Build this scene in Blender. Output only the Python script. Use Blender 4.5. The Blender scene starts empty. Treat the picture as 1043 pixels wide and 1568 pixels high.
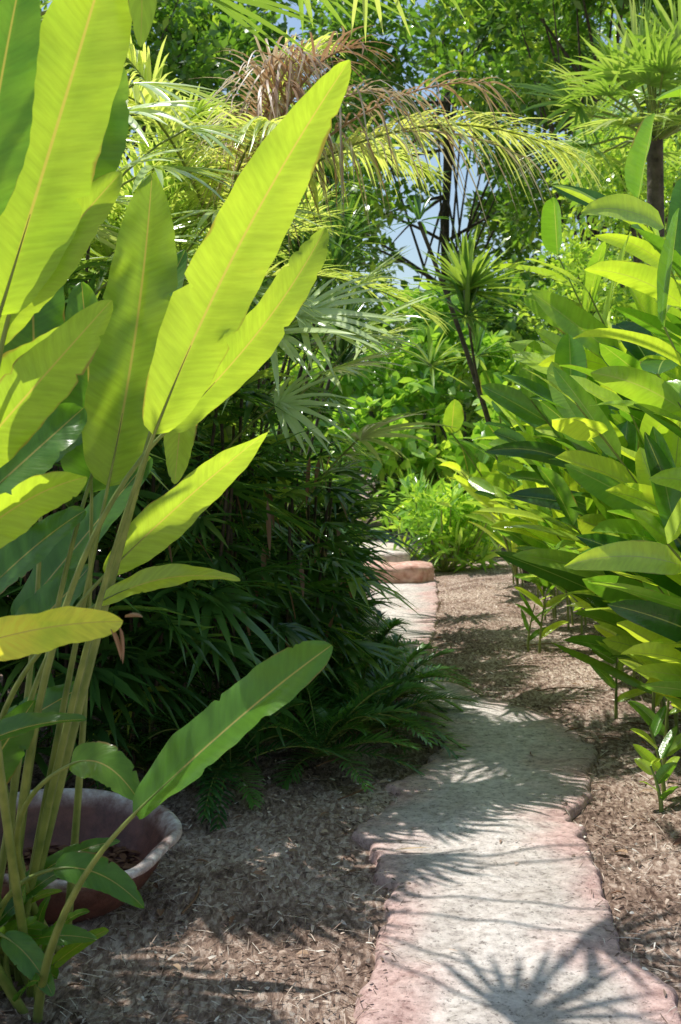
import bpy, numpy as np, math
rng=np.random.default_rng(11)
Zv=np.array([0,0,1.0])
def nrm(a):
    a=np.asarray(a,float); return a/np.maximum(np.linalg.norm(a,axis=-1,keepdims=True),1e-9)
U=lambda a,b,n=None: rng.uniform(a,b,n)

class Acc:
    def __init__(s): s.V=[];s.F=[];s.R=[];s.U=[];s.W=[];s.M=[];s.n=0
    def add(s,V,F,r,u,w,m=0):
        s.V.append(V);s.F.append(F+s.n);s.R.append(r);s.U.append(u);s.W.append(w)
        s.M.append(np.full(len(F),m,np.int32));s.n+=len(V)
def make(name,acc,mats,smooth=True,parent=None):
    V=np.concatenate(acc.V).astype(np.float32);F=np.concatenate(acc.F).astype(np.int32)
    me=bpy.data.meshes.new(name)
    me.vertices.add(len(V));me.vertices.foreach_set('co',V.ravel())
    me.loops.add(F.size);me.loops.foreach_set('vertex_index',F.ravel())
    me.polygons.add(len(F));me.polygons.foreach_set('loop_start',np.arange(0,F.size,4,dtype=np.int32))
    for m in mats: me.materials.append(m)
    me.polygons.foreach_set('material_index',np.concatenate(acc.M))
    me.polygons.foreach_set('use_smooth',np.full(len(F),smooth))
    for nm,arr in (('rnd',acc.R),('lu',acc.U),('lw',acc.W)):
        a=me.attributes.new(nm,'FLOAT','POINT');a.data.foreach_set('value',np.concatenate(arr).astype(np.float32))
    me.update(calc_edges=True)
    ob=bpy.data.objects.new(name,me);bpy.context.scene.collection.objects.link(ob)
    if parent: ob.parent=parent
    return ob

def prof(kind,t):
    if kind=='lance': w=np.power(t,.45)*np.power(1-t,.75)
    elif kind=='oblong': w=np.power(np.clip(t,0,1),.42)*np.power(1-t,.55)*(1-.15*t)
    elif kind=='strap': w=np.power(t+.12,.25)*np.power(1-t,.6)
    elif kind=='round': w=np.sqrt(np.clip(t*(1-t),0,1))
    else: w=np.sin(np.pi*t)
    w=w/w.max(); return np.maximum(w,.035)

def leaves(acc,p,d,L,W,droop=.2,fold=.25,nseg=4,cols=2,kind='lance',roll=0.,side=None,rnd=None,mat=0,wave=0.,sidecurve=0.):
    p=np.atleast_2d(p).astype(float);N=len(p);d=nrm(np.broadcast_to(d,(N,3)))
    b=lambda a:np.broadcast_to(np.asarray(a,float),(N,)).reshape(N,1,1)
    if side is None:
        side=np.cross(d,Zv)+rng.normal(0,.03,(N,3))
    side=nrm(side);ro=b(roll)[:,0]
    side=nrm(side*np.cos(ro)+np.cross(d,side)*np.sin(ro))
    t=np.linspace(0,1,nseg+1);T=t.reshape(1,-1,1)
    L=b(L);W=b(W);dr=b(droop);fo=b(fold);sc=b(sidecurve)
    pos=p[:,None]+d[:,None]*L*T-Zv*dr*L*T**2+side[:,None]*sc*L*T**2
    tan=d[:,None]-Zv*2*dr*T+side[:,None]*2*sc*T
    sd=np.broadcast_to(side[:,None],tan.shape)
    nor=nrm(np.cross(sd,tan))
    w=prof(kind,t).reshape(1,-1,1)*W/2
    c=np.linspace(-1,1,cols+1)
    ph=U(0,6.28,N).reshape(N,1,1)
    out=[]
    for ci in c:
        off=sd*ci*w+nor*fo*abs(ci)*w
        if wave: off=off+nor*wave*W*(ci*ci)*np.sin(T*U(9,16)+ph+ci*1.3)*np.minimum(1,4*T)
        out.append(pos+off)
    V=np.stack(out,2)
    C=cols+1
    i=np.arange(nseg)[:,None]*C+np.arange(cols)[None]
    q=np.stack([i,i+1,i+C+1,i+C],-1).reshape(-1,4)
    F=(q[None]+(np.arange(N)*(nseg+1)*C)[:,None,None]).reshape(-1,4)
    if rnd is None: rnd=U(0,1,N)
    rnd=np.broadcast_to(rnd,(N,))
    K=(nseg+1)*C
    acc.add(V.reshape(-1,3),F,np.repeat(rnd,K),np.tile(np.repeat(t,C),N),np.tile(np.tile(c,nseg+1),N),mat)

def tube(acc,pts,rad,sides=6,rnd=.5,mat=0):
    pts=np.asarray(pts,float);n=len(pts);rad=np.broadcast_to(rad,(n,))
    tg=nrm(np.gradient(pts,axis=0))
    ref=np.array([1.,0,0]) if abs(tg[0,0])<.8 else np.array([0,1.,0])
    a=nrm(np.cross(tg,ref));b=np.cross(tg,a)
    th=np.linspace(0,2*np.pi,sides,endpoint=False)
    V=pts[:,None]+rad[:,None,None]*(a[:,None]*np.cos(th)[None,:,None]+b[:,None]*np.sin(th)[None,:,None])
    j=np.arange(sides);k=(j+1)%sides
    i=np.arange(n-1)[:,None]*sides
    F=np.stack([i+j,i+k,i+k+sides,i+j+sides],-1).reshape(-1,4)
    acc.add(V.reshape(-1,3),F,np.full(n*sides,rnd),np.repeat(np.linspace(0,1,n),sides),np.zeros(n*sides),mat)
def bez(a,b,c,n=10):
    t=np.linspace(0,1,n)[:,None];a,b,c=map(np.asarray,(a,b,c))
    return (1-t)**2*a+2*t*(1-t)*b+t*t*c

def fans(acc,c,ax,size,ns=8,spread=1.25,width=.09,droop=.25,tilt=.1,mat=0,nseg=3,rnd=None,flatroll=.3,face=None):
    N=len(c);ax=nrm(ax)
    side=np.cross(ax,Zv) if face is None else np.cross(ax,np.broadcast_to(face,(N,3)))
    side=nrm(side+rng.normal(0,.25,(N,3)));up=np.cross(side,ax)
    size=np.broadcast_to(size,(N,))
    if rnd is None: rnd=U(0,1,N)
    for j in range(ns):
        a=(j/(ns-1)*2-1)*spread+U(-.08,.08,N)
        a=a[:,None]
        d=ax*np.cos(a)+side*np.sin(a)+up*tilt
        s=nrm(side*np.cos(a)-ax*np.sin(a))
        leaves(acc,c,d,size*(1-.25*abs(a[:,0])/spread)*U(.85,1.1,N),size*width*U(.8,1.2,N),droop=droop*U(.4,1.6,N),fold=.35,nseg=nseg,cols=2,kind='strap',side=s,roll=U(-flatroll,flatroll,N),rnd=np.clip(rnd+U(-.1,.1,N),0,1),mat=mat)

def frond(acc,base,d,L,arch=.35,nl=40,lL=.35,lW=.022,ldroop=.4,rnd=.5,mat=0,stem=1,curl=0.,start=.15,rise=.35,r0=.012,nseg=4):
    d=nrm(d);n=16;t=np.linspace(0,1,n)[:,None]
    f=lambda t:np.asarray(base)+d*L*t-Zv*arch*L*t**2.2
    tube(acc,f(t),np.linspace(r0,.003,n),5,rnd,stem)
    tt=np.repeat(np.linspace(start,.99,nl),1)[:,None]+U(-.006,.006,nl)[:,None]
    P=f(np.clip(tt,0,1));tg=nrm(d-Zv*arch*2.2*tt**1.2)
    sd=nrm(np.cross(tg,Zv)+[1e-4,0,0]);up=np.cross(sd,tg)
    a=np.interp(tt[:,0],[start,1],[1.25,.45])[:,None]
    for s in (-1,1):
        dd=tg*np.cos(a)+s*sd*np.sin(a)+up*rise+rng.normal(0,.07,(nl,3))
        x=(tt[:,0]-start)/(1-start)
        ll=lL*(.35+.65*np.sin(np.pi*np.clip(.15+.8*x,0,1)))*U(.85,1.1,nl)
        leaves(acc,P,dd,ll,lW,droop=ldroop*U(.5,1.5,nl),fold=.4,nseg=nseg,cols=2 if lW>.02 else 1,kind='strap',rnd=np.clip(rnd+U(-.15,.15,nl),0,1),mat=mat,sidecurve=curl*U(-1,1,nl) if curl else 0.)

# ---------------- materials ----------------
def newmat(n):
    m=bpy.data.materials.new(n);m.use_nodes=True;nt=m.node_tree;nt.nodes.clear();return m,nt
def nd(nt,t,**k):
    x=nt.nodes.new(t)
    for a,b in k.items():
        if a in x.inputs: x.inputs[a].default_value=b
        else: setattr(x,a,b)
    return x
def ramp(nt,stops):
    r=nt.nodes.new('ShaderNodeValToRGB');e=r.color_ramp.elements
    while len(e)<len(stops): e.new(.5)
    for el,(p,c) in zip(e,stops): el.position=p;el.color=(*c,1)
    return r
def leafmat(name,stops,tcol=(1.5,1.4,.6),tr=.45,rough=.35,veins=0,spots=.15,rib=(.3,.4,.08),bump=.08,spec=.5,g=1.,va=.95,ribw=.05):
    m,nt=newmat(name);L=nt.links.new
    stops=[(p,tuple(x*g for x in c)) for p,c in stops]
    at=nd(nt,'ShaderNodeAttribute',attribute_name='rnd')
    r=ramp(nt,stops)
    no=nd(nt,'ShaderNodeTexNoise');no.inputs['Scale'].default_value=9;no.inputs['Detail'].default_value=4
    tc=nd(nt,'ShaderNodeTexCoord');L(tc.outputs['Object'],no.inputs['Vector'])
    ma=nd(nt,'ShaderNodeMath',operation='MULTIPLY_ADD');L(no.outputs['Fac'],ma.inputs[0]);ma.inputs[1].default_value=spots*2
    sb=nd(nt,'ShaderNodeMath',operation='SUBTRACT');L(at.outputs['Fac'],sb.inputs[0]);sb.inputs[1].default_value=spots
    L(sb.outputs[0],ma.inputs[2]);L(ma.outputs[0],r.inputs[0])
    col=r.outputs[0]
    p=nd(nt,'ShaderNodeBsdfPrincipled');p.inputs['Roughness'].default_value=rough;p.inputs['Specular IOR Level'].default_value=spec
    if veins:
        u=nd(nt,'ShaderNodeAttribute',attribute_name='lu');w=nd(nt,'ShaderNodeAttribute',attribute_name='lw')
        ab=nd(nt,'ShaderNodeMath',operation='ABSOLUTE');L(w.outputs['Fac'],ab.inputs[0])
        m1=nd(nt,'ShaderNodeMath',operation='MULTIPLY');L(u.outputs['Fac'],m1.inputs[0]);m1.inputs[1].default_value=veins
        m2=nd(nt,'ShaderNodeMath',operation='MULTIPLY_ADD');L(ab.outputs[0],m2.inputs[0]);m2.inputs[1].default_value=-veins*.05;L(m1.outputs[0],m2.inputs[2])
        n2=nd(nt,'ShaderNodeTexNoise',noise_dimensions='2D');n2.inputs['Scale'].default_value=1.;n2.inputs['Detail'].default_value=3;n2.inputs['Roughness'].default_value=.6
        cx=nd(nt,'ShaderNodeCombineXYZ');L(m2.outputs[0],cx.inputs[0])
        rr=nd(nt,'ShaderNodeMath',operation='MULTIPLY_ADD');L(at.outputs['Fac'],rr.inputs[0]);rr.inputs[1].default_value=31.;L(w.outputs['Fac'],rr.inputs[2]);L(rr.outputs[0],cx.inputs[1]);L(cx.outputs[0],n2.inputs['Vector'])
        sn=n2
        mr=nd(nt,'ShaderNodeMapRange');L(sn.outputs[0],mr.inputs[0]);mr.inputs[1].default_value=.3;mr.inputs[2].default_value=.7;mr.inputs[3].default_value=va-.05;mr.inputs[4].default_value=1.05
        vm=nd(nt,'ShaderNodeVectorMath',operation='SCALE');L(col,vm.inputs[0]);L(mr.outputs[0],vm.inputs['Scale'])
        lt=nd(nt,'ShaderNodeMapRange');L(ab.outputs[0],lt.inputs[0]);lt.inputs[1].default_value=ribw*.4;lt.inputs[2].default_value=ribw;lt.inputs[3].default_value=.8;lt.inputs[4].default_value=0
        mx=nd(nt,'ShaderNodeMix',data_type='RGBA');L(lt.outputs[0],mx.inputs[0]);L(vm.outputs[0],mx.inputs[6]);mx.inputs[7].default_value=(*rib,1)
        eb=nd(nt,'ShaderNodeMath',operation='MULTIPLY_ADD');n3=nd(nt,'ShaderNodeTexNoise');n3.inputs['Scale'].default_value=6;n3.inputs['Detail'].default_value=6
        L(tc.outputs['Object'],n3.inputs['Vector']);L(n3.outputs['Fac'],eb.inputs[0]);eb.inputs[1].default_value=.8;L(ab.outputs[0],eb.inputs[2])
        er=nd(nt,'ShaderNodeMapRange');L(eb.outputs[0],er.inputs[0]);er.inputs[1].default_value=1.42;er.inputs[2].default_value=1.5;er.inputs[3].default_value=0;er.inputs[4].default_value=.8
        m6=nd(nt,'ShaderNodeMix',data_type='RGBA');L(er.outputs[0],m6.inputs[0]);L(mx.outputs[2],m6.inputs[6]);m6.inputs[7].default_value=(.25,.17,.06,1)
        col=m6.outputs[2]
        bp=nd(nt,'ShaderNodeBump');bp.inputs['Strength'].default_value=bump*3;bp.inputs['Distance'].default_value=.006;L(sn.outputs[0],bp.inputs['Height']);L(bp.outputs[0],p.inputs['Normal'])
    L(col,p.inputs['Base Color'])
    tr_=nd(nt,'ShaderNodeBsdfTranslucent')
    vt=nd(nt,'ShaderNodeVectorMath',operation='MULTIPLY');L(col,vt.inputs[0]);vt.inputs[1].default_value=tcol;L(vt.outputs[0],tr_.inputs['Color'])
    ms=nd(nt,'ShaderNodeMixShader');ms.inputs[0].default_value=tr
    L(p.outputs[0],ms.inputs[1]);L(tr_.outputs[0],ms.inputs[2])
    o=nd(nt,'ShaderNodeOutputMaterial');L(ms.outputs[0],o.inputs[0]);return m
def plain(name,c1,c2,scale=8,rough=.8,bump=.3,dist=.01,detail=6):
    m,nt=newmat(name);L=nt.links.new
    tc=nd(nt,'ShaderNodeTexCoord');no=nd(nt,'ShaderNodeTexNoise');no.inputs['Scale'].default_value=scale;no.inputs['Detail'].default_value=detail
    L(tc.outputs['Object'],no.inputs['Vector']);r=ramp(nt,[(.3,c1),(.7,c2)]);L(no.outputs['Fac'],r.inputs[0])
    p=nd(nt,'ShaderNodeBsdfPrincipled');p.inputs['Roughness'].default_value=rough;L(r.outputs[0],p.inputs['Base Color'])
    b=nd(nt,'ShaderNodeBump');b.inputs['Strength'].default_value=bump;b.inputs['Distance'].default_value=dist;L(no.outputs['Fac'],b.inputs['Height']);L(b.outputs[0],p.inputs['Normal'])
    o=nd(nt,'ShaderNodeOutputMaterial');L(p.outputs[0],o.inputs[0]);return m

M_hel=leafmat('heliconia_leaf',[(0,(.03,.09,.012)),(.4,(.065,.16,.02)),(.85,(.24,.34,.04)),(1,(.5,.47,.08))],tcol=(1.65,1.5,.6),tr=.57,veins=60,rough=.27,rib=(.55,.47,.16),g=1.75,ribw=.045,spec=.8,va=.92)
M_gin=leafmat('ginger_leaf',[(0,(.015,.055,.01)),(.5,(.075,.165,.02)),(1,(.27,.35,.045))],tcol=(1.6,1.45,.5),tr=.46,veins=26,rough=.22,rib=(.45,.55,.18),g=2.5,spec=1.,bump=.12)
M_rha=leafmat('lady_palm_leaf',[(0,(.014,.042,.011)),(.6,(.04,.095,.02)),(1,(.18,.25,.05))],tr=.38,rough=.22,g=2.4,spec=1.)
M_dk=leafmat('cycad_leaf',[(0,(.012,.045,.012)),(1,(.07,.16,.03))],tr=.38,rough=.28,g=2.4,spec=1.)
M_are=leafmat('areca_leaf',[(0,(.05,.11,.025)),(.5,(.14,.23,.045)),(1,(.37,.41,.18))],tr=.42,rough=.25,g=2.0,spec=1.)
M_dry=leafmat('dry_frond',[(0,(.24,.12,.07)),(.5,(.48,.32,.2)),(1,(.68,.64,.52))],tcol=(1.1,.95,.75),tr=.35,rough=.45)
M_shr=leafmat('shrub_leaf',[(0,(.03,.085,.018)),(.6,(.11,.21,.03)),(1,(.29,.37,.065))],tr=.45,rough=.25,g=2.4,spec=1.)
M_tre=leafmat('tree_leaf',[(0,(.02,.055,.012)),(.6,(.07,.145,.022)),(1,(.23,.3,.05))],tr=.5,rough=.27,g=2.5,spec=1.)
M_stem=plain('green_stem',(.12,.18,.03),(.3,.35,.08),14,.4,.1)
M_cane=plain('brown_cane',(.03,.025,.015),(.1,.075,.045),30,.8,.4)
M_bark=plain('bark',(.035,.028,.02),(.13,.105,.08),12,.9,.8,.03)
M_chip=leafmat('mulch_chip',[(0,(.08,.047,.034)),(.5,(.29,.19,.14)),(.8,(.58,.45,.36)),(1,(.87,.79,.69))],tcol=(1,1,1),tr=.05,rough=.65,spec=.4)
M_litter=leafmat('dead_leaf',[(0,(.14,.06,.03)),(.6,(.36,.2,.11)),(1,(.65,.5,.34))],tcol=(1,.8,.5),tr=.2,rough=.6)

def groundmat():
    m,nt=newmat('mulch_soil');L=nt.links.new
    tc=nd(nt,'ShaderNodeTexCoord')
    n1=nd(nt,'ShaderNodeTexNoise');n1.inputs['Scale'].default_value=1.6;n1.inputs['Detail'].default_value=5
    n2=nd(nt,'ShaderNodeTexNoise');n2.inputs['Scale'].default_value=60;n2.inputs['Detail'].default_value=8;n2.inputs['Roughness'].default_value=.7
    mp=nd(nt,'ShaderNodeMapping');mp.inputs['Scale'].default_value=(1,.35,1);mp.inputs['Rotation'].default_value=(0,0,.6)
    L(tc.outputs['Object'],mp.inputs[0]);L(tc.outputs['Object'],n1.inputs[0]);L(mp.outputs[0],n2.inputs[0])
    vo=nd(nt,'ShaderNodeTexVoronoi');vo.inputs['Scale'].default_value=75;L(mp.outputs[0],vo.inputs['Vector'])
    r=ramp(nt,[(.25,(.095,.058,.043)),(.5,(.37,.255,.2)),(.75,(.76,.62,.52))])
    a=nd(nt,'ShaderNodeMath',operation='MULTIPLY_ADD');L(vo.outputs['Color'],a.inputs[0]);a.inputs[1].default_value=.35
    L(n2.outputs['Fac'],a.inputs[2])
    s=nd(nt,'ShaderNodeMath',operation='MULTIPLY_ADD');L(n1.outputs['Fac'],s.inputs[0]);s.inputs[1].default_value=.7;s.inputs[2].default_value=-.51
    a2=nd(nt,'ShaderNodeMath',operation='ADD');L(a.outputs[0],a2.inputs[0]);L(s.outputs[0],a2.inputs[1]);L(a2.outputs[0],r.inputs[0])
    p=nd(nt,'ShaderNodeBsdfPrincipled');p.inputs['Roughness'].default_value=.95;p.inputs['Specular IOR Level'].default_value=.15;L(r.outputs[0],p.inputs['Base Color'])
    b=nd(nt,'ShaderNodeBump');b.inputs['Strength'].default_value=.9;b.inputs['Distance'].default_value=.025;L(a.outputs[0],b.inputs['Height']);L(b.outputs[0],p.inputs['Normal'])
    o=nd(nt,'ShaderNodeOutputMaterial');L(p.outputs[0],o.inputs[0]);return m
def pathmat():
    m,nt=newmat('worn_concrete');L=nt.links.new
    tc=nd(nt,'ShaderNodeTexCoord');w=nd(nt,'ShaderNodeAttribute',attribute_name='lw')
    ab=nd(nt,'ShaderNodeMath',operation='ABSOLUTE');L(w.outputs['Fac'],ab.inputs[0])
    n1=nd(nt,'ShaderNodeTexNoise');n1.inputs['Scale'].default_value=2.6;n1.inputs['Detail'].default_value=7
    n2=nd(nt,'ShaderNodeTexNoise');n2.inputs['Scale'].default_value=22;n2.inputs['Detail'].default_value=12;n2.inputs['Roughness'].default_value=.82
    n3=nd(nt,'ShaderNodeTexNoise');n3.inputs['Scale'].default_value=48;n3.inputs['Detail'].default_value=8;n3.inputs['Roughness'].default_value=.75
    for n in (n1,n2,n3): L(tc.outputs['Object'],n.inputs[0])
    g=ramp(nt,[(.35,(.3,.27,.25)),(.48,(.7,.64,.59)),(.62,(.92,.87,.82))]);L(n2.outputs['Fac'],g.inputs[0])
    e=nd(nt,'ShaderNodeMath',operation='MULTIPLY_ADD');L(n1.outputs['Fac'],e.inputs[0]);e.inputs[1].default_value=2.1;L(ab.outputs[0],e.inputs[2])
    er=nd(nt,'ShaderNodeMapRange');L(e.outputs[0],er.inputs[0]);er.inputs[1].default_value=1.4;er.inputs[2].default_value=2.05;er.inputs[3].default_value=.12;er.inputs[4].default_value=.9
    pk=ramp(nt,[(.35,(.3,.15,.135)),(.62,(.8,.54,.49))]);L(n2.outputs['Fac'],pk.inputs[0])
    mx=nd(nt,'ShaderNodeMix',data_type='RGBA');L(er.outputs[0],mx.inputs[0]);L(g.outputs[0],mx.inputs[6]);L(pk.outputs[0],mx.inputs[7])
    sp=ramp(nt,[(.39,(.2,.18,.17)),(.44,(1,1,1))]);L(n3.outputs['Fac'],sp.inputs[0])
    mm=nd(nt,'ShaderNodeMix',data_type='RGBA',blend_type='MULTIPLY');mm.inputs[0].default_value=.75;L(mx.outputs[2],mm.inputs[6]);L(sp.outputs[0],mm.inputs[7])
    st=ramp(nt,[(.35,(.6,.57,.54)),(.53,(1,1,1))]);L(n1.outputs['Fac'],st.inputs[0])
    m7=nd(nt,'ShaderNodeMix',data_type='RGBA',blend_type='MULTIPLY');m7.inputs[0].default_value=.6;L(mm.outputs[2],m7.inputs[6]);L(st.outputs[0],m7.inputs[7])
    p=nd(nt,'ShaderNodeBsdfPrincipled');p.inputs['Roughness'].default_value=.8;p.inputs['Specular IOR Level'].default_value=.4;L(m7.outputs[2],p.inputs['Base Color'])
    ad=nd(nt,'ShaderNodeMath',operation='ADD');L(n2.outputs['Fac'],ad.inputs[0]);L(n3.outputs['Fac'],ad.inputs[1])
    b=nd(nt,'ShaderNodeBump');b.inputs['Strength'].default_value=.6;b.inputs['Distance'].default_value=.018;L(ad.outputs[0],b.inputs['Height']);L(b.outputs[0],p.inputs['Normal'])
    o=nd(nt,'ShaderNodeOutputMaterial');L(p.outputs[0],o.inputs[0]);return m
M_ground=groundmat();M_path=pathmat()

# ---------------- terrain ----------------
LY=[-6,2.0,3.01,3.48,3.96,4.43,5.23,5.8,6.5,7.26,8.43,9.68,11.9,13.75,14.6]
LX=[.0,.03,.05,.13,.17,.04,.29,.54,.47,.3,.1,.0,.1,.28,.34]
RY=[-6,2.0,3.01,3.48,4.15,4.75,5.3,5.68,6.2,6.53,7.06,7.92,8.43,9.68,11.9,13.75,14.6]
RX=[.9,.95,.89,.87,.90,.98,1.15,1.26,1.26,1.18,.87,.66,.64,.80,1.03,1.15,1.2]
def mkjag():
    ky=np.arange(-7,17,.035);k1=np.interp(ky,np.arange(-7,17,.16),rng.normal(0,.026,150));k2=rng.normal(0,.006,len(ky));k3=np.interp(ky,np.arange(-7,17,.07),rng.normal(0,.012,343))
    return lambda y:np.interp(y,ky,k1+k2+k3)*np.interp(y,[5,8],[1,.35])
J1=mkjag();J2=mkjag()
def lx(y): return np.interp(y,LY,LX)+J1(y)
def rx(y): return np.interp(y,RY,RX)+J2(y)
def gz(x,y):
    h=.012*np.sin(x*3.1+y*1.7)+.01*np.sin(x*7.3-y*5.1)+.006*np.sin(x*19+y*13)+.004*np.sin(x*31-y*37)
    d=np.maximum(np.minimum(x-np.interp(y,RY,RX),4),0)
    h=h+.09*(1-np.exp(-d*2.2))
    d2=np.maximum(np.interp(y,LY,LX)-x,0)
    h=h+.05*(1-np.exp(-d2*2.5))
    return h*np.exp(-((x**2+(y-8)**2)/900))-.008
a=Acc()
s=np.linspace(-1,1,361);gx=1+6*s+300*s**7;gy=8+10*s+300*s**7
X,Y=np.meshgrid(gx,gy,indexing='ij');n=361
V=np.stack([X,Y,gz(X,Y)],-1).reshape(-1,3)
i=(np.arange(n-1)[:,None]*n+np.arange(n-1)[None]).ravel()
F=np.stack([i,i+n,i+n+1,i+1],-1);z0=np.zeros(len(V))
a.add(V,F,z0,z0,z0);make('ground',a,[M_ground])
a=Acc();ys=np.arange(-5,14.6,.0175);c=np.array([-1.05,-1.0,-.99,-.97]+list(np.linspace(-.94,.94,26))+[.97,.99,1.,1.05])
XL=lx(ys)[:,None];XR=rx(ys)[:,None];Xp=(XL+XR)/2+(XR-XL)/2*c
Yp=np.broadcast_to(ys[:,None],Xp.shape)
zz=np.interp(abs(c),[0,.94,.97,.99,1.,1.05],[.036,.033,.03,.022,.01,-.05])
Zp=zz+.004*np.sin(Xp*9+Yp*6)+.003*np.sin(Xp*23-Yp*17)
n=len(ys);k=len(c);i=(np.arange(n-1)[:,None]*k+np.arange(k-1)[None]).ravel()
a.add(np.stack([Xp,Yp,Zp],-1).reshape(-1,3),np.stack([i,i+1,i+k+1,i+k],-1),np.zeros(n*k),np.repeat(ys,k),np.tile(c,n))
make('garden_path',a,[M_path])
def slab(name,outline,z0,z1,mat,bev=.03):
    me=bpy.data.meshes.new(name);o=np.array(outline);ctr=o.mean(0);m=len(o)
    rings=[(1.,z0),(1.,z1-bev),(.985,z1-bev*.3),(.95,z1),(.5,z1+.004)]
    V=[];
    for sc,z in rings:
        for q in o: r=ctr+(q-ctr)*sc;V.append((r[0],r[1],z+.012*math.sin(q[0]*11+q[1]*7)))
    V.append((ctr[0],ctr[1],z1+.005));F=[]
    for r in range(4):
        for j in range(m): F.append((r*m+j,r*m+(j+1)%m,(r+1)*m+(j+1)%m,(r+1)*m+j))
    for j in range(m): F.append((4*m+j,4*m+(j+1)%m,5*m))
    me.from_pydata(V,[],F);me.materials.append(mat)
    for p in me.polygons:p.use_smooth=True
    ob=bpy.data.objects.new(name,me);bpy.context.scene.collection.objects.link(ob);return ob
def blob(cx,cy,rx_,ry_,n=48,s=0,pw=.65):
    t=np.linspace(0,2*np.pi,n,endpoint=False);w=1+.05*np.sin(3*t+s)+.04*np.sin(7*t+s*2)
    return [(cx+rx_*w[i]*np.sign(math.cos(t[i]))*abs(math.cos(t[i]))**pw,cy+ry_*w[i]*np.sign(math.sin(t[i]))*abs(math.sin(t[i]))**pw) for i in range(n)]
slab('stone_step',blob(.58,13.6,.5,.4,s=1),-.05,.22,plain('step_stone',(.45,.21,.15),(.8,.53,.44),14,.85,.6,.03),.09)
slab('upper_path',blob(.15,15.2,.75,1.1,s=3),-.05,.3,plain('pale_stone',(.5,.4,.35),(.8,.7,.63),14,.85,.5),.05)

a=Acc();N=62000
y=2.4+11*U(0,1,N)**1.7;x=U(-2.2,3.6,N)
inp=(x>lx(y)-.0)&(x<rx(y)+.0);keep=~inp|(U(0,1,N)<.008)|((np.minimum(x-lx(y),rx(y)-x)<.06)&(U(0,1,N)<.4))
x=x[keep];y=y[keep];inp=inp[keep];N=len(x);z=np.where(inp,.04,gz(x,y)+.006+U(0,.01,N))
az=U(0,6.28,N);d=np.stack([np.cos(az),np.sin(az),rng.normal(0,.25,N)],-1)
thin=U(0,1,N)<.6
leaves(a,np.stack([x,y,z],-1),d,np.where(thin,U(.03,.1,N),U(.012,.035,N)),np.where(thin,U(.0015,.003,N),U(.004,.011,N)),droop=.1,fold=.2,nseg=2,cols=1,kind='strap',roll=rng.normal(0,.4,N),rnd=U(0,1,N)**1.2)
make('mulch',a,[M_chip],smooth=False)
a=Acc();N=520
y=2.6+11*U(0,1,N)**1.3;x=U(-2,3.2,N);inp=(x>lx(y))&(x<rx(y));kp=~inp|(U(0,1,N)<.06);x=x[kp];y=y[kp];inp=inp[kp];N=len(x)
az=U(0,6.28,N);d=np.stack([np.cos(az),np.sin(az),U(0,.3,N)],-1)
leaves(a,np.stack([x,y,np.where(inp,.042,gz(x,y)+.015)],-1),d,U(.03,.08,N),U(.01,.025,N),droop=.3,fold=.5,nseg=5,cols=2,kind='lance',roll=rng.normal(0,.4,N))
leaves(a,np.array([[.2,4.2,.05]]),np.array([[1,.22,0.02]]),.14,.016,droop=.02,nseg=5,rnd=.95)
for q in range(26):
    yy=U(3,9);xx=np.where(U(0,1)<.5,U(-1.2,0),U(1.2,2));az=U(0,6.28);L_=U(.1,.35)
    tube(a,bez((xx,yy,gz(xx,yy)+.02),(xx+.5*L_*math.cos(az),yy+.5*L_*math.sin(az),gz(xx,yy)+.035),(xx+L_*math.cos(az+.3),yy+L_*math.sin(az+.3),gz(xx,yy)+.02),6),.004,5,U(0,.5))
make('fallen_leaves',a,[M_litter])

# ---------------- bowl ----------------
def bowlmat():
    m,nt=newmat('weathered_terracotta');L=nt.links.new
    tc=nd(nt,'ShaderNodeTexCoord');n1=nd(nt,'ShaderNodeTexNoise');n1.inputs['Scale'].default_value=9;n1.inputs['Detail'].default_value=9;n1.inputs['Roughness'].default_value=.7
    L(tc.outputs['Object'],n1.inputs[0]);u=nd(nt,'ShaderNodeAttribute',attribute_name='lu')
    r1=ramp(nt,[(.35,(.07,.025,.016)),(.65,(.22,.08,.055))]);r2=ramp(nt,[(.4,(.22,.12,.1)),(.52,(.5,.43,.4)),(.62,(.75,.73,.7))])
    L(n1.outputs['Fac'],r1.inputs[0]);L(n1.outputs['Fac'],r2.inputs[0])
    mx=nd(nt,'ShaderNodeMix',data_type='RGBA');L(u.outputs['Fac'],mx.inputs[0]);L(r1.outputs[0],mx.inputs[6]);L(r2.outputs[0],mx.inputs[7])
    p=nd(nt,'ShaderNodeBsdfPrincipled');p.inputs['Roughness'].default_value=.5;L(mx.outputs[2],p.inputs['Base Color'])
    b=nd(nt,'ShaderNodeBump');b.inputs['Strength'].default_value=.6;b.inputs['Distance'].default_value=.012;L(n1.outputs['Fac'],b.inputs['Height']);L(b.outputs[0],p.inputs['Normal'])
    o=nd(nt,'ShaderNodeOutputMaterial');L(p.outputs[0],o.inputs[0]);return m
pr=[(.02,.0,0),(.17,.0,0),(.2,.02,0),(.27,.07,0),(.31,.13,0),(.33,.19,.1),(.335,.205,.6),(.365,.215,1),(.385,.228,1),(.383,.245,1),(.365,.25,.9),(.34,.235,.5),(.315,.2,0),(.29,.13,0),(.24,.06,0),(.15,.035,0),(.01,.03,0)]
a=Acc();S=96;th=np.linspace(0,2*np.pi,S,endpoint=False);P=np.array(pr)
sc=1+.02*np.sin(5*th)+.014*np.sin(9*th+1)
V=np.stack([P[:,0][:,None]*np.cos(th)*sc,P[:,0][:,None]*np.sin(th)*sc,P[:,1][:,None]+.008*np.sin(3*th+1)*(P[:,1][:,None]>.15)],-1)
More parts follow.
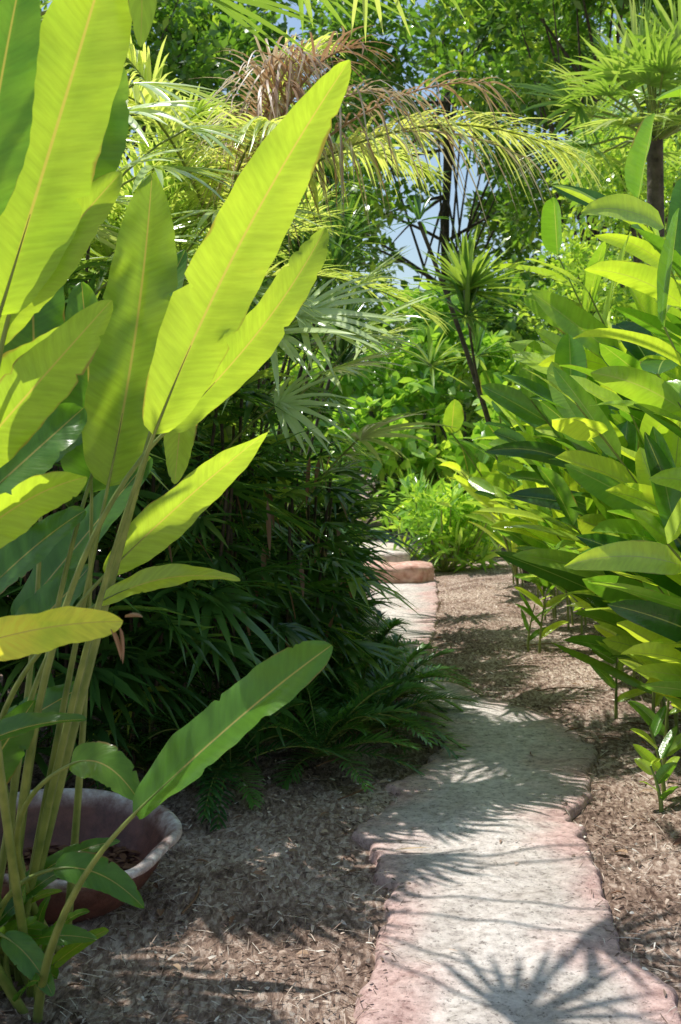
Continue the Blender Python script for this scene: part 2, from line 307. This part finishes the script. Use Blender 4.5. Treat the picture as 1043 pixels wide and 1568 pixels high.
j=np.arange(S);k=(j+1)%S;i=np.arange(len(P)-1)[:,None]*S
a.add(V.reshape(-1,3),np.stack([i+j,i+k,i+k+S,i+j+S],-1).reshape(-1,4),np.zeros(len(P)*S),np.repeat(P[:,2],S),np.zeros(len(P)*S))
bowl=make('terracotta_bowl',a,[bowlmat()]);bowl.location=(-.93,3.78,.02);bowl.rotation_euler=(.08,.04,0)
a=Acc()
N=500;r=.27*np.sqrt(U(0,1,N));t=U(0,6.28,N);az=U(0,6.28,N)
leaves(a,np.stack([-.93+r*np.cos(t),3.78+r*np.sin(t),.11+U(0,.03,N)],-1),np.stack([np.cos(az),np.sin(az),U(-.1,.3,N)],-1),U(.03,.09,N),U(.01,.03,N),nseg=3,droop=.2,rnd=U(0,.2,N))
make('bowl_leaf_litter',a,[M_litter])

# ---------------- foreground heliconia ----------------
a=Acc()
def hero(base,tip,w,nv,rnd,bend=(0,0,0),root=None,fold=.22,wave=.035,kind='oblong',cols=10,ns=60,torn=True):
    base=np.array(base,float);tip=np.array(tip,float);L=np.linalg.norm(tip-base)
    t=np.linspace(0,1,ns+1)[:,None];mid=(base+tip)/2+np.array(bend)*2+rng.normal(0,.012,3)
    C=bez(base,mid,tip,ns+1);tg=nrm(np.gradient(C,axis=0))
    sd=nrm(np.cross(tg,np.array(nv,float)));nor=np.cross(sd,tg)
    tw=(t-.4)*U(-.5,.5);sd,nor=sd*np.cos(tw)+nor*np.sin(tw),nor*np.cos(tw)-sd*np.sin(tw)
    pw=prof(kind,t[:,0])[:,None]*w/2
    cs=np.linspace(-1,1,cols+1);out=[];p1,p2=U(0,6,2)
    ed={-1:1+.04*np.sin(t*17+p1)+.015*np.sin(t*61+p2),1:1+.04*np.sin(t*13+p2)+.015*np.sin(t*71+p1)}
    if torn:
        for sgn in (-1,1):
            for q in range(rng.integers(0,4)):
                c0=U(.25,.95);ed[sgn]=ed[sgn]*(1-U(.08,.3)*np.exp(-((t-c0)/.009)**2))
    for c_ in cs:
        e=ed[1 if c_>0 else -1] if abs(c_)>.75 else 1.
        wv=wave*w*(c_*c_)*(np.sin(t*13+p1+c_)+.5*np.sin(t*29+p2-c_*2))+.05*w*np.sin(t*6+p2)*c_
        curl=-.25*abs(c_)**3*fold*pw
        out.append(C+sd*c_*pw*e+nor*(fold*abs(c_)*pw+wv+curl))
    V=np.stack(out,1);K=cols+1
    i=(np.arange(ns)[:,None]*K+np.arange(cols)[None]).ravel()
    a.add(V.reshape(-1,3),np.stack([i,i+1,i+K+1,i+K],-1),np.full((ns+1)*K,rnd),np.repeat(t[:,0]*L/.9,K),np.tile(cs,ns+1),0)
    q=ns//4;tube(a,C[:q]+nor[:q]*.0008,np.linspace(.0042,.0006,q),6,.6,1)
    if root is None: root=np.array([-.95+U(-.12,.14),3.25+U(-.25,.2),0.])
    root=np.array(root,float)
    d0=tg[0];h=base[2]
    ctrl=base-d0*min(.5,h*.45);ctrl[2]=max(ctrl[2],h*.35)
    pts=bez(root,ctrl,base,22)
    tube(a,pts,np.linspace(.0135,.0045,22),8,.5,1)
R0=(-.93,3.2,0)
hero((-.443,2.7,1.554),(.02,2.5,2.372),.17,(.3,-1,-.25),.80,(-.02,0,.025),R0,wave=.03)
hero((-.42,2.78,1.57),(-.039,2.9,2.084),.125,(.45,-.75,-.3),.76,(.02,0,.0),R0)
hero((-.613,3.0,1.423),(-.505,3.05,2.261),.21,(.1,-1,-.2),.66,(.015,0,0),wave=.06)
hero((-.70,3.2,1.40),(-.74,3.25,2.0),.2,(.4,-.9,0),.4)
hero((-.66,3.1,1.50),(-.45,3.3,2.1),.15,(-.5,-.8,0),.4)
hero((-.72,2.4,1.80),(-.44,2.35,2.68),.2,(.35,-.9,-.3),.72)
hero((-.70,2.5,1.90),(-.50,2.6,2.40),.21,(.1,-1,-.2),.45)
hero((-.80,2.5,1.74),(-.472,2.45,2.114),.12,(.1,-.8,-.4),.78)
hero((-.82,2.4,1.45),(-.473,2.35,1.824),.13,(.2,-.7,-.4),.72,(0,0,.01))
hero((-.88,2.6,1.55),(-.58,2.6,1.80),.16,(.3,-.8,-.3),.7)
hero((-.85,2.7,1.40),(-.62,2.75,1.62),.16,(0,-.7,.6),.4)
hero((-.80,2.3,1.28),(-.512,2.3,1.46),.11,(-.1,-.6,-.6),.8,(0,0,.03))
hero((-.80,2.3,1.10),(-.43,2.25,1.175),.11,(.0,-.8,-.5),.95,(0,0,.02))
hero((-.84,2.5,.84),(-.547,2.45,.935),.075,(.1,-.4,.9),.1,(0,0,.02),fold=.4)
hero((-.62,3.0,1.19),(-.188,3.0,1.57),.125,(.4,-.8,-.4),.8,(0,0,.01))
hero((-.62,2.9,1.125),(-.251,2.85,1.19),.09,(0,-.5,.85),.75,(0,0,.035))
hero((-.461,2.55,.70),(-.019,2.45,1.095),.155,(-.5,-.65,.6),.38,(.0,0,.035),(-.80,3.0,0),fold=.4)
hero((-.40,2.92,1.70),(-.43,2.95,1.43),.085,(.3,-1,-.2),.8,root=(-.93,3.2,0))
hero((-.70,2.2,1.95),(-.607,2.2,2.48),.14,(.2,-1,0),.45)
hero((-.78,2.35,2.72),(-.405,2.3,2.33),.12,(.3,-1,-.2),.85,(.1,0,.14),root=(-1.35,2.7,0))
hero((-.64,2.7,.77),(-.47,2.65,.70),.10,(0,-.6,.7),.45,(0,0,.04))
hero((-.73,2.9,.45),(-.50,2.9,.35),.085,(0,-.7,.6),.35,(0,0,.03))
hero((-.95,3.0,1.13),(-.673,3.0,1.36),.13,(-.2,-.7,.6),.3,(0,0,.02))
hero((-.95,3.0,1.38),(-.647,3.05,1.60),.15,(-.3,-.7,.5),.25,(0,0,.01))
hero((-.95,3.2,.95),(-.70,3.2,1.2),.15,(-.3,-.7,.5),.2)
hero((-.95,2.9,.62),(-.78,2.9,.88),.12,(.5,-.8,.2),.2)
hero((-.83,3.0,.22),(-.62,2.9,.27),.06,(0,-.6,.8),.35,(0,0,.02))
hero((-.86,2.9,.28),(-.72,2.85,.15),.07,(0,-.8,.6),.4,(0,0,.02))
hero((-.90,3.1,.3),(-.62,3.2,.42),.06,(0,-.5,.8),.35,(0,0,.03))
hero((-.9,3.4,1.5),(-.95,3.5,2.3),.2,(.3,-.9,0),.4)
hero((-1.1,3.3,1.7),(-1.0,3.4,2.6),.2,(.1,-.9,0),.6)
hero((-1.0,3.5,1.0),(-.6,3.6,1.5),.16,(-.4,-.7,.4),.25)
hero((-1.0,3.2,.7),(-.72,3.2,.86),.13,(-.2,-.6,.7),.15)
for q in range(18):
    an=U(0,6.28);r=U(.05,.22)
    b=np.array([-.88+r*math.cos(an),3.05+.5*r*math.sin(an),U(.05,.25)])
    hero(b,b+np.array([U(-.12,.2),U(-.2,.1),U(.05,.16)]),U(.03,.06),(0,-.6,.8),U(.15,.55),(0,0,.02),root=(b[0],b[1]+.05,0),cols=6,ns=20)
leaves(a,np.array([[-.44,2.26,1.165],[-.455,2.25,1.16],[-.43,2.27,1.18]]),np.array([[.1,0,-1.],[.3,0,-.8],[.6,-.2,.1]]),[.07,.06,.04],[.015,.02,.02],droop=.1,fold=.7,nseg=6,mat=2,rnd=[.2,.3,.3])
make('heliconia_plant',a,[M_hel,M_stem,M_dry])

# ---------------- lady palm mass (left) ----------------
a=Acc()
def edge(y): return np.interp(y,[4.6,5.2,6,7,9,11,13,16],[-.9,-.5,-.02,.1,.03,-.1,-.4,-.7])
NC=350
cy=4.7+U(0,1,NC)**1.3*9.;dist=U(0,1,NC)**1.5*2.6;cx=edge(cy)-.25-dist
ch=np.clip(.9+1.7*(1-np.exp(-dist*1.3))+U(-.3,.5,NC),.6,2.9)*np.where(cy>9.5,.72,1.)
for i in range(NC):
    lean=np.array([U(-.1,.25),U(-.25,.1),0])*ch[i]*.5
    b=np.array([cx[i],cy[i],0]);top=b+lean+[0,0,ch[i]]
    tube(a,bez(b,(b+top)/2+[0,0,.1],top,5),.009,5,.4,1)
    nf=int(3+ch[i]*3.2);t=U(.12,1,nf)
    P=b+(lean*(t[:,None]**2))+Zv*(ch[i]*t)[:,None]
    az=rng.normal(-.9,1.2,nf)
    el=U(-.15,.8,nf)
    ax=np.stack([np.cos(az)*np.cos(el),np.sin(az)*np.cos(el),np.sin(el)],-1)
    pl=U(.15,.35,nf)[:,None];C=P+ax*pl+Zv*.03
    leaves(a,P,C-P,pl[:,0]*1.03,.006,droop=0,nseg=2,cols=1,kind='strap',mat=0,rnd=.5)
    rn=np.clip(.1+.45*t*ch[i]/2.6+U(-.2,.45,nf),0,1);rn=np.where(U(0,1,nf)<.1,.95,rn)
    ax2=nrm(ax-Zv*U(.0,.5,nf)[:,None])
    fans(a,C,ax2,U(.28,.46,nf),ns=7,spread=1.15,width=.1,droop=.3,rnd=rn)
N=70;yy=U(4.8,8,N);P=np.stack([edge(yy)-U(0,.6,N),yy,U(.3,1.6,N)],-1)
leaves(a,P,np.stack([U(-.4,.4,N),U(-.4,.2,N),-U(.3,1,N)],-1),U(.15,.3,N),.025,nseg=4,mat=2,rnd=.1)
make('lady_palm_thicket',a,[M_rha,M_cane,M_dry])

a=Acc()
C=np.array([[-.35,5.6,2.1],[-.2,5.6,2.2],[.15,7.3,2.2],[-.1,6.2,1.95],[-.9,5.5,2.9],[-1.1,5.6,2.5],[-.6,5.8,2.75],[-1.3,5.2,2.9],[-1.0,5.0,3.0],[-.5,6.6,2.9],[.15,7.6,2.35],[-.3,5.4,1.75],[.1,6.4,1.6],[-.8,5.9,3.2],[-1.5,5.6,3.2],[-1.2,4.9,2.5],[-1.0,4.9,2.7],[-.5,5.4,2.3],[.0,6.0,2.15],[-1.3,5.4,2.7],[-1.0,5.5,3.3],[-.9,5.2,2.4],[.05,7.0,2.5]])
ax=np.stack([U(.5,1,len(C)),U(-.6,.1,len(C)),U(-.1,.4,len(C))],-1)
for c_,x_ in zip(C,nrm(ax)):
    tube(a,bez(c_-x_*np.array([1.2,1.2,0])-[.0,0,1.6],c_-x_*.5-[0,0,.2],c_,8),.006,5,.5,1)
fans(a,C,ax,U(.46,.62,len(C)),ns=15,spread=1.4,width=.07,droop=.25,nseg=5,rnd=U(.4,1,len(C)),face=(-.15,-.3,1.),tilt=.05,flatroll=.2)
make('fan_palm',a,[leafmat('fan_leaf',[(0,(.08,.17,.03)),(1,(.42,.51,.24))],tr=.28,rough=.2,spec=1.,g=1.6),M_stem])

# ---------------- cycads ----------------
a=Acc()
for (x,y) in [(.25,5.9),(-.0,5.4),(-.4,5.15),(.38,6.7),(.3,7.8),(.1,8.8),(.2,6.3),(-.75,5.1),(.0,10.2),(-.1,6.1),(.1,7.3)]:
    for q in range(28):
        az=U(0,6.28);el=U(.25,1.25);L=U(.4,.72)
        d=[math.cos(az)*math.cos(el),math.sin(az)*math.cos(el),math.sin(el)]
        frond(a,(x-.1,y,.08),d,L,arch=U(.3,.55),nl=22,lL=.12,lW=.014,ldroop=.2,rnd=U(0,1),start=.12,r0=.004)
make('cycad',a,[M_dk,M_stem])

# ---------------- areca palms ----------------
def areca(cx_,cy_,h,n,azr=(0,6.28),elr=(.5,1.35),Lr=(1.8,2.8),ar=(.25,.55),rb=(.3,1),nl=56,lL=.5,lW=.022):
    a=Acc()
    for k_ in range(5):
        o=np.array([U(-.25,.25),U(-.25,.25),0]);tube(a,[(cx_+o[0],cy_+o[1],0),(cx_+o[0]*1.3,cy_+o[1]*1.3,h*.5),(cx_+o[0]*1.6,cy_+o[1]*1.6,h)],.035,8,.5,1)
    for q in range(n):
        az=U(*azr);el=U(*elr);L=U(*Lr)
        d=[math.cos(az)*math.cos(el),math.sin(az)*math.cos(el),math.sin(el)]
        frond(a,(cx_+U(-.3,.3),cy_+U(-.3,.3),h-.2),d,L,arch=U(*ar),nl=nl,lL=lL,lW=lW,ldroop=.35,rnd=U(*rb),start=.2,r0=.014)
    make('areca_palm',a,[M_are,M_stem])
areca(-1.9,7.6,2.3,28,rb=(.5,1),elr=(.6,1.4),Lr=(1.9,3.0));areca(-1.3,8.6,2.4,18,elr=(.9,1.4),rb=(.5,1),Lr=(1.8,2.5));areca(-2.9,6.6,2.4,18)
areca(3.9,9.2,2.6,20,elr=(.4,1.4),Lr=(1.5,2.2),ar=(.2,.5),rb=(.7,1))
areca(-2.9,4.7,3.2,7,azr=(-.9,.5),elr=(.1,.7),Lr=(1.4,2.0),ar=(.05,.2),lL=.45,nl=34,lW=.032)  # extra palm, added only so its fronds shade the left soil
a=Acc()
C=np.array([[-.55,4.4,3.3],[-.3,3.7,3.4],[.1,4.6,3.6],[.35,5.8,4.1],[-.9,3.9,3.4],[-.2,5.3,3.75]])
ax=np.stack([U(.4,1,len(C)),U(-.8,.5,len(C)),U(-.15,.1,len(C))],-1)
tube(a,bez((-2.1,4.9,0),(-2.0,4.9,2),(-1.7,4.8,3.2),10),.06,10,.5,1)
for c_ in C: tube(a,bez((-1.7,4.8,3.1),(np.array([-1.7,4.8,3.6])+c_)/2,c_,8),.008,5,.5,2)
fans(a,C,ax,U(.5,.62,len(C)),ns=15,spread=1.5,width=.06,droop=.15,nseg=4,rnd=U(.3,.9,len(C)),flatroll=.1,face=(-.3,.2,1))
make('fan_palm_tree',a,[M_are,M_bark,M_stem])

a=Acc()
tube(a,[(-.75,7.4,0),(-.72,7.2,1.5),(-.7,6.9,2.8)],[.05,.045,.035],9,.5,1)
frond(a,(-.7,6.7,2.85),(1.,-.1,.8),2.6,arch=.48,nl=60,lL=.5,lW=.022,ldroop=.7,rnd=1.,start=.2)
frond(a,(-.7,6.75,2.9),(1.,-.05,.82),2.3,arch=.48,nl=20,lL=.5,lW=.016,ldroop=1.1,rnd=.9,start=.2,mat=2,stem=2,curl=.2)
frond(a,(-.75,6.9,2.8),(.9,.3,1.1),2.1,arch=.5,nl=50,lL=.45,lW=.022,ldroop=.6,rnd=.9)
frond(a,(-.75,6.9,2.8),(-.3,-.6,.9),1.9,arch=.5,nl=56,lL=.45,lW=.022,ldroop=.6,rnd=.9)
frond(a,(-.75,6.9,2.8),(.3,-.7,.8),1.7,arch=.5,nl=56,lL=.42,lW=.022,ldroop=.6,rnd=1)
frond(a,(-.75,6.9,2.8),(-.1,.5,1.3),1.9,arch=.4,nl=56,lL=.42,lW=.022,ldroop=.6,rnd=1)
frond(a,(-.75,6.9,2.8),(.5,.1,1.6),2.2,arch=.4,nl=56,lL=.45,lW=.022,ldroop=.6,rnd=.9)
frond(a,(-.75,6.9,2.8),(-.5,-.2,1.5),2.1,arch=.4,nl=56,lL=.45,lW=.022,ldroop=.6,rnd=.9)
for q in range(9):
    frond(a,(-.6,6.7,2.9),(U(.0,1.5),U(-.5,.2),U(1.3,2.2)),U(1.5,2.2),arch=U(.3,.6),nl=22,lL=.55,lW=.016,ldroop=U(.5,1.3),rnd=U(.1,1),mat=2,stem=2,curl=.5,nseg=7)
make('coconut_palm',a,[M_are,M_stem,M_dry])

# ---------------- ginger bank (right) ----------------
a=Acc()
def ginger(b,h,lean,nl,ll=.5,lw=.1,rb=.4,az0=None,face=None):
    b=np.array([b[0],b[1],gz(b[0],b[1])]);lean=np.array(lean,float)
    f=lambda t:b+np.outer(t**1.8,lean)+np.outer(t,Zv*h)
    t=np.linspace(0,1,9);tube(a,f(t),np.linspace(.011,.004,9),6,rb,1)
    t=np.linspace(.22,1,nl)+U(-.01,.01,nl);P=f(t)
    tg=nrm(np.outer(1.8*t**.8,lean)+Zv*h)
    az=U(0,6.28) if az0 is None else az0
    sv=np.array([math.cos(az),math.sin(az),0]);sg=np.where(np.arange(nl)%2==0,1,-.7)[:,None]
    d=nrm(tg*U(.6,1.2,nl)[:,None]+sg*sv*U(.6,1.,nl)[:,None]+rng.normal(0,.15,(nl,3)))
    if face is None: s=nrm(np.cross(d,tg*1.+Zv*.3))
    else: s=nrm(np.cross(d,np.array(face)+rng.normal(0,.45,(nl,3))))
    leaves(a,P,d,ll*U(.75,1.15,nl)*np.where(t>.9,.75,1),lw*U(.8,1.15,nl),droop=U(.02,.35,nl),fold=U(.1,.6,nl),nseg=10,cols=4,kind='oblong',side=s,roll=rng.normal(0,.2,nl),rnd=np.clip(rb+U(-.4,.4,nl),0,1),wave=.03)
def redge(y): return np.interp(y,[3,4.5,6,8.7,12,16],[1.75,1.62,1.72,1.85,1.9,2.05])
FC=(-.35,-.35,.87)
NG=165
gy_=4.2+U(0,1,NG)**1.2*9;dd=U(0,1,NG)**1.2*2.;gx_=redge(gy_)+dd
for i in range(NG):
    h=np.clip(1.2+.85*dd[i]+U(-.5,.5),.6,2.7)
    if gy_[i]>10: h*=.85
    ln=(-U(.4,1.25)*h*.45,-U(-.1,.6)*h*.4,0)
    ginger((gx_[i],gy_[i]),h,ln,int(7+h*3.2),ll=U(.44,.68),lw=U(.1,.15),rb=U(.2,.95),az0=U(2.6,4.4),face=FC)
for (x,y,h) in [(1.75,4.3,1.9),(1.95,4.6,2.3),(1.7,4.9,1.6),(1.8,5.4,2.2),(1.65,5.2,1.3),(2.0,5.0,2.5),(1.75,5.8,1.9),(1.9,6.2,2.5),(1.72,4.5,1.2),(1.7,5.5,1.0)]:
    ginger((x,y),h,(-.5*h*.6,-.2*h*.4,0),int(6+h*3.4),ll=.62,lw=.155,rb=.7,az0=U(2.7,3.8),face=FC)
make('ginger_plants',a,[M_gin,M_stem])
a=Acc()
for (x,y,h,n,ll) in [(1.47,8.4,.5,6,.3),(1.40,8.5,.36,5,.25),(1.38,4.85,.3,6,.2),(1.5,4.6,.38,6,.22),(1.62,5.9,.6,5,.28),(1.9,7.2,.5,5,.3),(1.75,6.8,.75,5,.3),(1.95,9.2,.5,7,.3),(1.34,4.75,.18,5,.13),(1.8,10.,.5,7,.3),(1.45,5.1,.5,5,.28),(1.55,6.4,.4,5,.25)]:
    ginger((x,y),h,(U(-.06,.06),U(-.05,.05),0),n,ll=ll,lw=.055,rb=.7,az0=U(-.6,.6),face=FC)
make('ginger_seedlings',a,[M_gin,M_stem])

# ---------------- centre shrubs ----------------
def crown(acc,cs,rs,n,ls,lw,kind='lance',mat=0,rb=(0,1),up=.35,keep=None,nseg=2,cols=1,shell=.5):
    for c_,r_ in zip(cs,rs):
        m=int(n*(r_**2));v=nrm(rng.normal(0,1,(m,3)))*(U(0,1,m)**shell)[:,None]*r_*np.array([1,1,.8])
        P=np.asarray(c_)+v;d=nrm(v)*.8+rng.normal(0,.6,(m,3))+Zv*up
        if keep is not None: k=keep(P);P=P[k];d=d[k]
        if len(P)==0: continue
        rr=rb[0]+(rb[1]-rb[0])*np.clip(U(0,1,len(P))*.7+U(0,.3),0,1)
        leaves(acc,P,d,ls*U(.6,1.3,len(P)),lw*U(.7,1.2,len(P)),droop=.15,fold=.2,nseg=nseg,cols=cols,kind=kind,roll=rng.normal(0,.7,len(P)),rnd=rr,mat=mat)
a=Acc()
cs=[];rs=[]
for q in range(46):
    y=U(16.0,19);x=U(-.9,2.8);z=U(.3,1.5)+(y-16.)*.95;cs.append((x,y,z));rs.append(U(.25,.5))
for q in range(9): tube(a,[(U(0,2),U(17,18),0),(U(0,2),U(17,18),1.2),(U(0,2),17.6,2.2)],.025,6,.5,1)
crown(a,cs,rs,650,.24,.14,kind='lance',nseg=3,cols=2,rb=(.2,1),up=.1)
make('broadleaf_shrub',a,[M_shr,M_bark])
a=Acc();cs=[(1.38+rng.normal(0,.27),14.8+rng.normal(0,.25),U(.15,1.05)) for q in range(34)]
for c_ in cs: tube(a,bez((1.35,14.8,0),(c_[0],c_[1],c_[2]*.4),c_,6),.01,5,.5,1)
crown(a,cs,[U(.16,.26) for q in cs],800,.26,.05,kind='lance',nseg=4,cols=2,rb=(.3,1),up=.7)
make('low_leafy_shrub',a,[M_shr,M_stem])
a=Acc()
for (x,y,z,az,s_) in [(1.17,12,1.75,1.5,.45),(1.6,11.5,2.0,2.2,.5),(1.75,11.8,1.5,2.8,.5),(1.4,12.4,1.3,2.,.45),(1.95,11.,1.5,2.9,.5),(1.6,12.8,1.1,1.8,.45),(1.9,12.,1.0,2.6,.5)]:
    d=np.array([math.cos(az)*.5,-.3,.8]);tube(a,bez((1.95,12.4,0),(1.8,12.2,z*.6),(x,y,z),8),.010,6,.5,1)
    leaves(a,np.array([[x,y,z]]),d,s_,s_*.5,droop=.15,fold=.2,nseg=14,cols=6,kind='oblong',side=np.array([[1,.2,.1]]),rnd=U(.1,.6),wave=.04)
make('elephant_ear_plant',a,[M_hel,M_stem])

# dracaenas
a=Acc()
def rosette(c,n,L,W,rb):
    az=U(0,6.28,n);el=U(-.3,1.5,n);d=np.stack([np.cos(az)*np.cos(el),np.sin(az)*np.cos(el),np.sin(el)],-1)
    leaves(a,np.asarray(c)+d*.03,d,L*U(.8,1.1,n),W,droop=U(.05,.3,n),fold=.4,nseg=5,cols=2,kind='strap',rnd=np.clip(rb+U(-.2,.3,n),0,1))
tr=bez((2.15,13.,0),(1.75,12.4,1.8),(.8,11.6,3.9),14)
tube(a,tr,np.linspace(.04,.02,14),9,.5,1)
tube(a,bez(tr[6],(1.35,11.8,2.4),(1.22,11,3.1),8),.014,8,.5,1)
rosette((1.22,11,3.1),70,.68,.055,.85);rosette((1.22,11,2.85),40,.62,.05,.5);rosette((.8,11.6,3.9),16,.4,.035,.3);rosette((1.5,12.5,2.6),30,.5,.045,.6);rosette((1.0,12.6,2.5),30,.5,.045,.7)
for (x,y,z) in [(-.1,9.5,3.0),(-.3,9.,3.3),(-.3,9.2,2.7),(.0,10,2.6),(.0,10.2,3.4),(-.1,9.8,3.9),(.05,11,2.7)]:
    tube(a,bez((x-.6,y+.2,0),(x-.5,y,z*.5),(x,y,z),8),.016,7,.5,1);rosette((x,y,z),60,.52,.038,.6);rosette((x,y,z-.3),40,.45,.035,.4)
make('dracaena',a,[M_rha,M_bark])

# ---------------- background trees ----------------
def gap(P):
    x,y,z=P.T
    g=np.exp(-(((x-2.0)/.85)**2+((z-6.0)/1.5)**2)*1.1)
    g=g+.5*np.exp(-(((x-3.6)/.6)**2+((z-11.2)/.6)**2))
    return U(0,1,len(P))>g*1.35
def tree(name,x,y,h,r,n,ls=.2,rb=(0,1),dens=900,zmin=.35,rr=(.45,.95)):
    a=Acc();tr=bez((x,y,0),(x+U(-.3,.3),y,h*.3),(x+U(-.4,.4),y,h*.62),10)
    tube(a,tr,np.linspace(.17,.08,10),10,.5,1)
    cs=[];rs=[]
    for q in range(n):
        v=nrm(rng.normal(0,1,3))*U(.35,1)**.6;c_=np.array([x,y,h*(1+zmin)/2])+v*[r,r*.8,h*(1-zmin)/2]
        cs.append(c_);rs.append(U(*rr))
        if q%2==0:
            s_=tr[rng.integers(4,10)];tube(a,bez(s_,(s_+c_)/2+[0,0,.3],c_,7),np.linspace(.05,.01,7),6,.5,1)
    crown(a,cs,rs,dens,ls,ls*.5,rb=rb,keep=gap)
    return make(name,a,[M_tre,M_bark])
tree('shade_tree',-5.,23,14,3.8,50,ls=.26,dens=440)
tree('shade_tree',-1.6,25,14.5,3.4,52,ls=.28,rb=(0,.9),dens=440,zmin=.25)
tree('shade_tree',5.2,24,14,3.2,62,ls=.26,rb=(0,1),dens=430,zmin=.2)
tree('shade_tree',9.3,22,13.5,3.6,56,ls=.25,dens=430,rb=(.1,1))
tree('shade_tree',2.9,31,18,4.4,74,ls=.34,rb=(0,.75),dens=330,zmin=.15)
tree('shade_tree',9,31,18,4.6,60,ls=.34,dens=320,rb=(0,.9))
tree('small_leaved_tree',3.5,13.2,5.6,1.3,26,ls=.11,rb=(.5,1),dens=1300,rr=(.3,.55))
tree('small_leaved_tree',5.2,16.5,7.2,1.9,30,ls=.15,rb=(.4,1),dens=800,rr=(.4,.7))
a=Acc();cs=[(U(-12,18),U(21,30),U(.3,4.8)) for q in range(270)];crown(a,cs,[U(.7,1.2) for q in cs],260,.3,.15,rb=(.1,1),keep=gap)
make('distant_foliage',a,[M_tre])
a=Acc()
tube(a,[(3.3,11.5,0),(3.2,11.5,2.5),(3.15,11.4,4.7)],[.11,.09,.08],10,.5,1)
N=38;az=U(0,6.28,N);el=U(-.2,1.3,N);ax=np.stack([np.cos(az)*np.cos(el),np.sin(az)*np.cos(el),np.sin(el)],-1)
C=np.array([3.15,11.4,4.7])+ax*U(.5,.9,N)[:,None]
for c_ in C: tube(a,[(3.15,11.4,4.65),(c_+[3.15,11.4,4.8])/2,c_],.012,5,.5,2)
fans(a,C,ax,U(.6,.85,N),ns=18,spread=1.6,width=.055,droop=.25,nseg=4,rnd=U(.2,.8,N))
make('fan_palm_tree',a,[M_are,M_bark,M_stem])

# ---------------- light, world, camera ----------------
S=nrm(np.array([-.36,.25,.9]))
from mathutils import Vector
sun=bpy.data.lights.new('sun','SUN');sun.energy=5;sun.angle=math.radians(.45);sun.color=(1,.97,.9)
so=bpy.data.objects.new('sun',sun);bpy.context.scene.collection.objects.link(so)
so.rotation_euler=Vector(S).to_track_quat('Z','Y').to_euler()
w=bpy.data.worlds.new('World');bpy.context.scene.world=w;w.use_nodes=True;nt=w.node_tree
sk=nt.nodes.new('ShaderNodeTexSky');sk.sky_type='NISHITA';sk.sun_disc=False
sk.sun_elevation=math.asin(S[2]);sk.sun_rotation=math.atan2(S[0],S[1]);sk.dust_density=1.;sk.air_density=1.3
bg=nt.nodes['Background'];bg.inputs[1].default_value=.14;nt.links.new(sk.outputs[0],bg.inputs[0])
cam=bpy.data.cameras.new('camera');co=bpy.data.objects.new('camera',cam);bpy.context.scene.collection.objects.link(co)
co.location=(0,0,1.5);co.rotation_euler=(math.pi/2,0,0)
cam.sensor_fit='VERTICAL';cam.sensor_height=36;cam.lens=40;cam.shift_y=-84/1568;cam.clip_end=2000;cam.clip_start=.05
cam.dof.use_dof=True;cam.dof.focus_distance=4.0;cam.dof.aperture_fstop=7.0
sc=bpy.context.scene;sc.camera=co
sc.view_settings.view_transform='Standard';sc.view_settings.look='None';sc.view_settings.exposure=0
print('VERTS',sum(len(o.data.vertices) for o in sc.objects if o.type=='MESH'))
